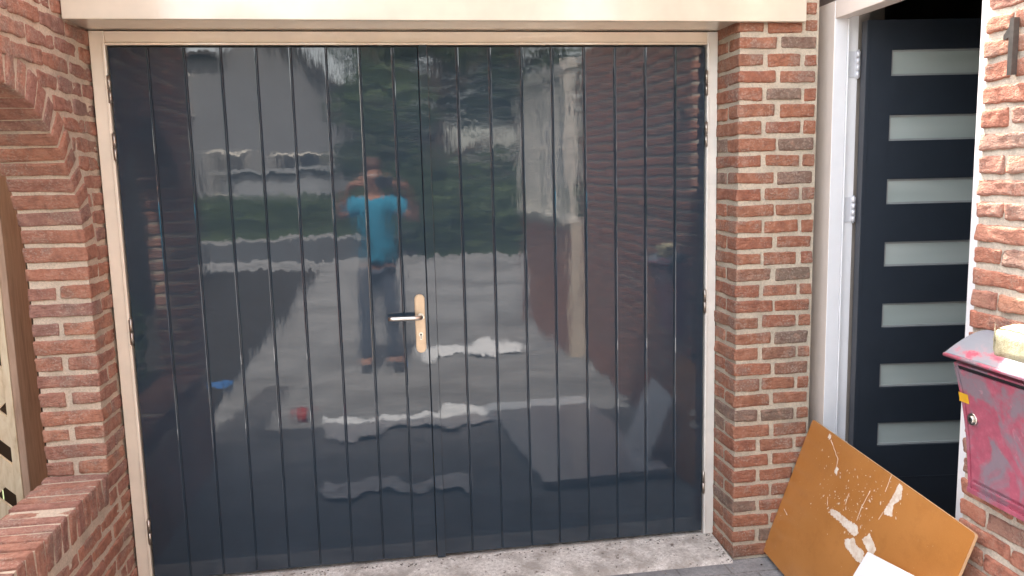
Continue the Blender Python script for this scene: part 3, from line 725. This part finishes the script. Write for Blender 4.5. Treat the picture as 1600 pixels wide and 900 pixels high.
for i in range(-2, 20): strip_in(bm, -.2+i*.30, 1, .013, .045, .010)
child('slats', bm, M['wood_pale'], t)
bm = B()
for i in range(14): box(bm, -2.15+i*.125, -2.15+i*.125+.112, .55, .57, -.05, 1.9, .001)
o = obj('board_fence', bm, plain('dark_stained_wood', (.05, .035, .025), .8, bmp=.4)); tag(o, 'dark stained board fence standing behind the pale lattice', 'fence')

# ============================================================ WHAT THE GLOSSY DOORS REFLECT (everything behind the camera)
def sphere(bm, c, r_, sc=(1, 1, 1), mi=0, seg=12):
    g = bmesh.ops.create_icosphere(bm, subdivisions=2, radius=r_)
    for v in g['verts']: v.co = Vector((v.co.x*sc[0]+c[0], v.co.y*sc[1]+c[1], v.co.z*sc[2]+c[2]))
# the house itself above and behind
m, n, b = mat('house_brickwork'); tc = N(n, 'ShaderNodeTexCoord'); mp = N(n, 'ShaderNodeMapping'); mp.inputs['Rotation'].default_value = (math.radians(90), 0, 0); n.links.new(tc.outputs['Object'], mp.inputs[0])
bt2 = N(n, 'ShaderNodeTexBrick'); bt2.inputs['Scale'].default_value = 1; bt2.inputs['Brick Width'].default_value = .22; bt2.inputs['Row Height'].default_value = .0647; bt2.inputs['Mortar Size'].default_value = .006
bt2.inputs['Color1'].default_value = (.36, .13, .08, 1); bt2.inputs['Color2'].default_value = (.27, .10, .07, 1); bt2.inputs['Mortar'].default_value = (.40, .35, .29, 1)
n.links.new(mp.outputs[0], bt2.inputs[0]); n.links.new(bt2.outputs[0], b.inputs['Base Color']); b.inputs['Roughness'].default_value = .9
M['house_brick'] = m
t = empty('brick_house', (3, 3, 0)); tag(t, 'brick house that the garage and front door belong to', 'house')
bm = B(); box(bm, -.27, 2.9, .13, 7, 2.19, 2.61); box(bm, -.27, -.05, .21, 7, -.1, 2.19); box(bm, 2.9, 9, .70, 8, -.1, 5.4); child('wall', bm, M['house_brick'], t)
bm = B(); box(bm, -.30, 2.91, -.27, 7.1, 2.62, 2.70, .004); child('flat_roof', bm, M['white_gloss'], t)
bm = B(); box(bm, -.68, -.272, -.12, 7.1, 2.36, 2.70, .004); child('sun_block_box', bm, M['white_gloss'], t)  # added box beside the roof edge, keeps direct sun off the low wall cap
bm = B(); box(bm, 2.91, 9, -2.6, .12, 2.79, 5.4); box(bm, 2.91, 3.0, -3.85, -2.5, -.1, 5.4); child('wing_wall', bm, M['house_brick'], t)
bm = B(); prism(bm, [(2.6, -2.9, 5.4), (9.4, -2.9, 5.4), (9.4, 2.6, 8.6), (2.6, 2.6, 8.6)], (0, 0, .15)); child('roof', bm, plain('roof_tiles', (.10, .05, .04), .8), t)
bm = B(); box(bm, -.04, 2.86, 1.5, 1.55, -.05, 2.15); child('garage_back_wall', bm, plain('garage_dark', (.05, .05, .05), .9), t)
# window bay further along the right wall
t = empty('bay_window', (2.7, -4.9, 0)); tag(t, 'white framed window above a low brick parapet further along the right wall', 'window')
items = []
for k in range(0, 18):
    z = -.03+PIT*k; y = -3.86; L = .205 if k % 2 else .1
    while y > -6.1: items.append(bb(2.55, 2.65, max(-6.2, y-L), y, z-BH, z+BH)); y -= L+.013; L = .205
core = B(); box(core, 2.556, 2.9, -6.2, -3.853, -.1, 1.16); o = bricks_mesh('parapet', items, [M['brick_w'], M['mortar_w']], core=core)
o.parent = t; o.matrix_parent_inverse = Matrix.Translation((-2.7, 4.9, 0))
bm = B()
for y in (-3.94, -4.7, -5.45, -6.18): box(bm, 2.56, 2.64, y-.04, y+.04, 1.16, 2.5, .004)
box(bm, 2.56, 2.64, -6.2, -3.88, 2.5, 2.6); box(bm, 2.50, 2.66, -6.25, -3.86, 1.161, 1.21, .004); child('window_frame', bm, M['white_gloss'], t)
m, n, b = mat('window_glass'); b.inputs['Base Color'].default_value = (.30, .34, .36, 1); b.inputs['Roughness'].default_value = .05; b.inputs['Coat Weight'].default_value = 1
bm = B(); box(bm, 2.60, 2.61, -6.15, -3.95, 1.21, 2.5); child('pane', bm, m, t)

# opposite house
t = empty('opposite_house', (-2.5, -27, 0)); tag(t, 'pale grey rendered house with a pitched roof across the road', 'house')
wm = plain('grey_render', (.19, .19, .195), .9, var=.06, nscale=1.5)
bm = B(); prism(bm, [(-11.5, -27, -.1), (-.3, -27, -.1), (-.3, -27, 4.6), (-3.2, -27, 7.2), (-4.2, -27, 7.6), (-4.25, -27, 5.9), (-6.7, -27, 5.9), (-11.5, -27, 4.6)], (0, -7, 0)); child('wall', bm, wm, t)
bm = B(); prism(bm, [(-12, -26.6, 4.5), (-6.8, -26.6, 6.1), (-6.7, -26.6, 5.9), (-11.9, -26.6, 4.3)], (0, -7.8, 0)); prism(bm, [(.2, -26.6, 4.3), (-3.1, -26.6, 7.5), (-3.2, -26.6, 7.2), (.1, -26.6, 4.1)], (0, -7.8, 0)); box(bm, -6.7, -4.3, -34.4, -26.6, 5.92, 6.05); child('roof', bm, plain('dark_tiles', (.06, .055, .055), .8), t)
gm = plain('dark_glass', (.03, .035, .045), .1, coat=1)
for x0, x1, z0, z1 in ((-4.6, -3.6, 1.2, 2.6), (-2.7, -1.3, 1.35, 2.5), (-7.5, -6.2, 1.2, 2.6), (-6.4, -5.4, 4.0, 5.3)):
    bm = B(); box(bm, x0-.08, x1+.08, -27.0, -26.93, z0-.08, z1+.08); fr = child('window', bm, M['white_gloss'], t)
    bm = B(); box(bm, x0, x1, -26.93, -26.91, z0, z1); obj('pane', bm, gm, fr)
# distant garage / van-like pale roof line above the hedge
bm = B(); box(bm, -3.6, -.9, -24.6, -23.2, -.1, 1.86); box(bm, -3.75, -.75, -24.8, -23.0, 1.86, 1.98); o = obj('garden_shed', bm, plain('shed_white', (.28, .29, .30), .6)); tag(o, 'low pale shed behind the hedge across the road', 'shed')

# foliage helper: leaf-sized faces through a volume
def foliage(bm, blobs, count, leaf, rnd):
    tot = sum(b_[3]*b_[4]*b_[5] for b_ in blobs)
    for (cx, cy, cz_, sx_, sy_, sz_) in [tuple(b_) for b_ in blobs]:
        n_ = int(count*(sx_*sy_*sz_)/tot)
        for _ in range(n_):
            while True:
                p = Vector((rnd.uniform(-1, 1), rnd.uniform(-1, 1), rnd.uniform(-1, 1)))
                if p.length < 1: break
            if rnd.random() > p.length**.6+.1: continue
            c_ = Vector((cx+p.x*sx_, cy+p.y*sy_, cz_+p.z*sz_)); a = Vector((rnd.gauss(0, 1), rnd.gauss(0, 1), rnd.gauss(0, 1))).normalized(); b_ = a.orthogonal().normalized(); s = leaf*rnd.uniform(.6, 1.3)
            cc = a.cross(b_)
            bm.faces.new([bm.verts.new(c_+b_*s), bm.verts.new(c_+cc*s*.55), bm.verts.new(c_-b_*s), bm.verts.new(c_-cc*s*.55)])
def leafmat(name, lo, hi):
    m, n, b = mat(name); g = noise(n, 2.2, 4); n.links.new(ramp(n, g.outputs[0], [(.35, lo), (.65, hi)]).outputs[0], b.inputs['Base Color']); b.inputs['Roughness'].default_value = .6; return m
M['leaf'] = leafmat('leaf_green', (.035, .065, .018), (.09, .13, .04)); M['leaf2'] = leafmat('leaf_dark', (.025, .045, .015), (.06, .09, .03)); M['bark'] = plain('bark', (.09, .065, .045), .95, bmp=.6)
def solid(bm, x0, x1, y0, y1, z0, z1): box(bm, x0, x1, y0, y1, z0, z1)
rnd = random.Random(11)
t = empty('hedge', (-3, -21.5, 0)); tag(t, 'long clipped green hedge along the far side of the road', 'hedge')
bm = B(); solid(bm, -14, 1.4, -22.3, -21.6, -.1, 1.0); child('stems', bm, M['leaf2'], t)
bm = B(); foliage(bm, [(-13.5+i*.62, -21.9, .60, .55, .5, .62) for i in range(25)], 14000, .09, rnd); child('foliage', bm, M['leaf'], t)
def tree(name, x, y, h, w, label, mt, seed, cnt=6000, low=.25):
    rnd = random.Random(seed); t = empty(name, (x, y, -.1)); tag(t, label, 'tree', 'trees across the driveway')
    bm = B(); tube(bm, [(x, y, -.1), (x+.05*h*.3, y, h*.3), (x, y, h*.6), (x+.1, y, h*.85)], [w*.07, w*.055, w*.035, .02], 10)
    for i in range(7):
        a = i*2.4; z = h*(.28+.07*i); tube(bm, [(x, y, z), (x+math.cos(a)*w*.25, y+math.sin(a)*w*.25, z+h*.08), (x+math.cos(a)*w*.42, y+math.sin(a)*w*.42, z+h*.17)], [w*.025, w*.016, .012], 7)
    child('trunk', bm, M['bark'], t)
    bl = []
    for i in range(16):
        z = rnd.uniform(low, .92); rr = w*.5*math.sin(math.pi*min(1, (z-low+.12)/(1.1-low)))**.6; a = rnd.uniform(0, 6.28); q = rr*rnd.uniform(.2, .7)
        s = w*rnd.uniform(.17, .27); bl.append((x+math.cos(a)*q, y+math.sin(a)*q, z*h, s, s, s*.8))
    bm = B(); foliage(bm, bl, cnt, .10, rnd); child('crown', bm, mt, t)
tree('broadleaf_tree', 2.2, -15.5, 6.5, 4.4, 'broad green tree right of the opposite house, behind the driveway', M['leaf'], 1, 9000, .08)
tree('broadleaf_tree', 4.3, -16.8, 8.0, 4.6, 'tallest dark green tree at the right end of the far garden', M['leaf2'], 2, 9000, .08)
tree('broadleaf_tree', .4, -24.5, 7.5, 3.6, 'slim green tree standing just behind the end of the hedge', M['leaf2'], 3, 7000, .1)
tree('broadleaf_tree', -8.4, -19.2, 6.6, 4.2, 'dark tree in front of the left part of the opposite house', M['leaf2'], 4, 7000, .1)
tree('added_tree', -2.6, -.75, 4.6, 2.6, 'leafy tree added beyond the brick arch, left of the porch', M['leaf'], 6, 7000, .5)  # tree first added to break up sun coming through the arch
bm = B(); solid(bm, 1.7, 7.5, -14.6, -14.0, -.1, 1.3); 
t = empty('hedge', (4.5, -14.3, 0)); tag(t, 'taller dark hedge at the right side of the driveway mouth', 'hedge'); child('stems', bm, M['leaf2'], t)
bm = B(); foliage(bm, [(1.8+i*.5, -14.2, .75, .5, .5, .8) for i in range(12)], 9000, .09, rnd); child('foliage', bm, M['leaf'], t)
bm = sheet([-2.1, -1.2, -.30], [-12, -4.5, -2, .5], lambda x, y: -.012); struct('flower_bed', bm, plain('dark_soil', (.035, .026, .018), 1, var=.3, bmp=.5))
bm = B()
for i in range(90): box(bm, -2.16, -2.135, -11.6+i*.135, -11.6+i*.135+.125, -.05, 1.95, .001)
o = obj('garden_fence', bm, plain('brown_fence', (.07, .045, .03), .85)); tag(o, 'brown upright board fence along the garden left of the porch', 'fence')
t = empty('hedge', (-3.2, -4, 0)); tag(t, 'tall dark hedge added behind the brown garden fence on the left to block sky', 'hedge')  # added to block the sky, so the left door boards reflect dark
bm = B(); solid(bm, -3.7, -3.2, -11.5, .5, -.1, 2.7); child('stems', bm, M['leaf2'], t)
bm = B(); foliage(bm, [(-3.3, -11+i*.8, 1.7, .5, .6, 1.4) for i in range(15)], 9000, .08, random.Random(31)); child('foliage', bm, M['leaf2'], t)
t = empty('shrub', (-1.3, -1.6, 0)); tag(t, 'low dark green shrub in the bed behind the arched wall', 'shrub'); rs = random.Random(21)
bm = B(); foliage(bm, [(-1.3, -1.2, .40, .55, .5, .42), (-1.2, -2.1, .45, .6, .6, .45), (-1.4, -3.1, .5, .55, .6, .5)], 5000, .05, rs); child('leaves', bm, M['leaf2'], t)
for y in (-1.2, -2.1, -3.1):
    bm = B(); tube(bm, [(-1.3, y, -.02), (-1.32, y+.05, .45)], [.02, .01], 7); child('stem', bm, M['bark'], t)
# small things on the drive
t = empty('paint_bucket', (.36, -2.35, gz(-2.35))); tag(t, 'small red paint bucket standing on the pavers behind the photographer\'s right foot', 'bucket')
t['label'] = 'small red paint bucket standing on the pavers by the dust sheet'
bm = B(); z = gz(-2.35); tube(bm, [(.36, -2.35, z), (.36, -2.35, z+.09)], [.045, .052], 24); child('pot', bm, plain('red_plastic', (.45, .03, .02), .4), t)
bm = B(); tube(bm, [(.36+.052*math.cos(a), -2.35, z+.09+.05*math.sin(a)) for a in [i*math.pi/12 for i in range(13)]], .003, 8); child('handle', bm, M['steel'], t)
bm = B(); box(bm, -.50, -.30, -3.50, -3.32, gz(-3.4), gz(-3.4)+.06, .015); o = obj('blue_tray', bm, plain('blue_plastic', (.03, .16, .45), .4)); tag(o, 'small blue plastic paint tray on the driveway at the left', 'paint tray')

# ============================================================ THE PHOTOGRAPHER (seen as a reflection in the doors)
px, py = .90, -3.80; fz = gz(-3.8)
m_skin = plain('skin', (.48, .25, .17), .55, var=.05); m_shirt = plain('cyan_shirt', (.02, .26, .42), .85, var=.08, nscale=5); m_tr = plain('blue_grey_trousers', (.10, .115, .15), .9, var=.08); m_shoe = plain('dark_shoes', (.03, .03, .035), .6); m_hair = plain('brown_hair', (.10, .05, .03), .7, bmp=.5)
def skin(name, verts, edges, m, par, sub=2):
    me = bpy.data.meshes.new(name); me.from_pydata([v[0] for v in verts], edges, []); me.materials.append(m)
    o = bpy.data.objects.new(name, me); C.objects.link(o)
    sk = o.modifiers.new('skin', 'SKIN'); sk.use_smooth_shade = True
    if not me.skin_vertices: 
        bpy.context.view_layer.objects.active = o
    for i, v in enumerate(verts):
        d = me.skin_vertices[0].data[i]; rr = v[1]; d.radius = rr if isinstance(rr, tuple) else (rr, rr); d.use_root = (i == 0)
    ss = o.modifiers.new('sub', 'SUBSURF'); ss.levels = sub; ss.render_levels = sub
    if par: o.parent = par; o.matrix_parent_inverse = par.matrix_basis.inverted()
    return o
def make_skinned(name, verts, edges, m, par, sub=2):
    # a skin layer must exist before the radii can be set
    bm = bmesh.new(); lay = bm.verts.layers.skin.verify(); vs = []
    for i, (co, rr) in enumerate(verts):
        v = bm.verts.new(co); v[lay].radius = rr if isinstance(rr, tuple) else (rr, rr); v[lay].use_root = (i == 0); vs.append(v)
    for a, b_ in edges: bm.edges.new((vs[a], vs[b_]))
    me = bpy.data.meshes.new(name); bm.to_mesh(me); bm.free(); me.materials.append(m)
    o = bpy.data.objects.new(name, me); C.objects.link(o)
    sk = o.modifiers.new('skin', 'SKIN'); sk.use_smooth_shade = True
    ss = o.modifiers.new('sub', 'SUBSURF'); ss.levels = sub; ss.render_levels = sub
    if par: o.parent = par; o.matrix_parent_inverse = par.matrix_basis.inverted()
    return o
P = lambda x, y, z: (px+x, py+y, z+fz)
t = empty('person', (px, py, fz)); tag(t, 'person in a cyan t-shirt and dark trousers taking the photograph, mirrored in the garage doors', 'person')
# arms end at the phone held at the camera
hz = 1.575-fz
V_ = [(P(0, 0, .98), (.11, .08)), (P(0, -.01, 1.15), (.12, .085)), (P(0, -.02, 1.32), (.14, .095)), (P(0, -.02, 1.46), (.10, .085)), (P(0, 0, 1.54), (.055, .055)), (P(0, .02, 1.62), (.068, .078)), (P(0, .02, 1.72), (.078, .098)), (P(0, .01, 1.79), (.06, .07)),
      (P(-.10, -.01, .86), (.08, .08)), (P(-.11, .02, .50), .066), (P(-.12, -.01, .10), .044), (P(-.13, .10, .04), (.042, .035)),
      (P(.10, -.01, .86), (.08, .08)), (P(.11, .02, .50), .066), (P(.12, -.01, .10), .044), (P(.13, .10, .04), (.042, .035)),
      (P(-.19, -.02, 1.42), .062), (P(-.33, .10, 1.34), .045), (P(-.20, .32, hz-.05), .034), (P(-.115, .46, hz-.02), .028),
      (P(.19, -.02, 1.42), .062), (P(.33, .10, 1.30), .045), (P(.24, .32, hz-.06), .034), (P(.165, .46, hz-.02), .028)]
E_ = [(0, 1), (1, 2), (2, 3), (3, 4), (4, 5), (5, 6), (6, 7), (0, 8), (8, 9), (9, 10), (10, 11), (0, 12), (12, 13), (13, 14), (14, 15), (3, 16), (16, 17), (17, 18), (18, 19), (3, 20), (20, 21), (21, 22), (22, 23)]
body = make_skinned('body', V_, E_, m_skin, t)
V_ = [(P(0, 0, .90), (.19, .14)), (P(0, -.01, 1.05), (.175, .13)), (P(0, -.01, 1.2), (.175, .13)), (P(0, -.02, 1.34), (.19, .135)), (P(0, -.02, 1.46), (.10, .09)), (P(-.19, -.02, 1.42), .085), (P(-.29, .05, 1.36), .078), (P(.19, -.02, 1.42), .085), (P(.29, .05, 1.34), .078)]
make_skinned('t_shirt', V_, [(0, 1), (1, 2), (2, 3), (3, 4), (4, 5), (5, 6), (4, 7), (7, 8)], m_shirt, t)
V_ = [(P(0, 0, 1.03), (.15, .11)), (P(-.09, -.01, .86), (.115, .115)), (P(-.11, .02, .50), .085), (P(-.12, -.01, .09), .070), (P(.09, -.01, .86), (.115, .115)), (P(.11, .02, .50), .085), (P(.12, -.01, .09), .070)]
make_skinned('trousers', V_, [(0, 1), (1, 2), (2, 3), (0, 4), (4, 5), (5, 6)], m_tr, t)
for s in (-1, 1):
    make_skinned('shoe', [(P(s*.12, -.05, .05), (.05, .05)), (P(s*.13, .06, .045), (.05, .045)), (P(s*.135, .16, .035), (.045, .032))], [(0, 1), (1, 2)], m_shoe, t)
bm = B(); sphere(bm, P(0, -.005, 1.765), .1, (.93, 1.12, .85)); sphere(bm, P(0, -.04, 1.70), .09, (1.0, .85, 1.1)); child('hair', bm, m_hair, t, True)
for s in (-1, 1):
    bm = B(); sphere(bm, P(s*.03, .108, 1.69), .013); child('eye', bm, plain('eye_white', (.7, .7, .7), .2), t, True)
    bm = B(); sphere(bm, P(s*.082, .01, 1.68), .03, (.35, .7, 1.1)); child('ear', bm, m_skin, t, True)
bm = B(); sphere(bm, P(0, .125, 1.665), .018, (.8, 1.1, 1.5)); child('nose', bm, m_skin, t, True)
bm = B(); sphere(bm, P(0, .108, 1.625), .02, (1.3, .4, .35)); child('mouth', bm, plain('lips', (.40, .12, .10), .5), t, True)
# hands with fingers closing round the phone edges
for s, hx in ((-1, -.115), (1, .165)):
    hb = P(hx, .46, hz-.02)
    V_ = [((hb[0], hb[1], hb[2]), (.026, .020)), ((hb[0]-s*.012, hb[1]+.035, hb[2]+.01), (.034, .018))]; E_ = [(0, 1)]
    for k in range(4):
        zf = hb[2]-.022+k*.019; i0 = len(V_)
        V_ += [((hb[0]-s*.004, hb[1]+.050, zf+.006), .0095), ((hb[0]-s*.022, hb[1]+.066, zf+.008), .0085), ((hb[0]-s*.046, hb[1]+.0535, zf+.009), .0075)]
        E_ += [(1, i0), (i0, i0+1), (i0+1, i0+2)]
    i0 = len(V_); V_ += [((hb[0]-s*.026, hb[1]+.012, hb[2]+.034), .011), ((hb[0]-s*.045, hb[1]+.020, hb[2]+.046), .009)]; E_ += [(0, i0), (i0, i0+1)]
    # keep the palm behind the phone
    V_ = [((c_[0], min(c_[1], -3.2985), c_[2]), rr) for c_, rr in V_]
    make_skinned('hand', V_, E_, m_skin, t)
bm = B(); box(bm, .905, 1.062, -3.2955, -3.2875, 1.535, 1.612, .004); o = obj('phone', bm, M['rubber']); tag(o, 'black phone held up in landscape by the person taking the photograph', 'phone')

# grit gathered against the door and the pillar foot
bm = B(); rg = random.Random(77)
for i in range(260):
    if rg.random() < .6: x = rg.uniform(.3, 2.33); y = -abs(rg.gauss(.004, .02))-.012
    elif rg.random() < .5: x = 2.345-abs(rg.gauss(0, .02)); y = rg.uniform(-.24, -.01)
    else: x = rg.uniform(1.2, 2.5); y = rg.uniform(-.42, -.02)
    if x > 2.34 and y > -.225: continue
    z = (-.001-.023*(-y/.245)) if y > -.245 else gz(y)+.001
    r_ = rg.uniform(.0015, .004); g = bmesh.ops.create_icosphere(bm, subdivisions=1, radius=r_)
    for v in g['verts']: v.co = Vector((v.co.x*rg.uniform(.8, 1.5)+x, v.co.y*rg.uniform(.8, 1.5)+y, v.co.z*.7+z+r_*.4))
m, n, b = mat('grit'); oi = noise(n, 40, 2); n.links.new(ramp(n, oi.outputs[0], [(.4, (.06, .045, .035)), (.6, (.40, .36, .30))]).outputs[0], b.inputs['Base Color']); b.inputs['Roughness'].default_value = .9
o = obj('grit', bm, m); tag(o, 'loose grit and crumbs lying along the foot of the garage doors', 'grit', kind='stuff')
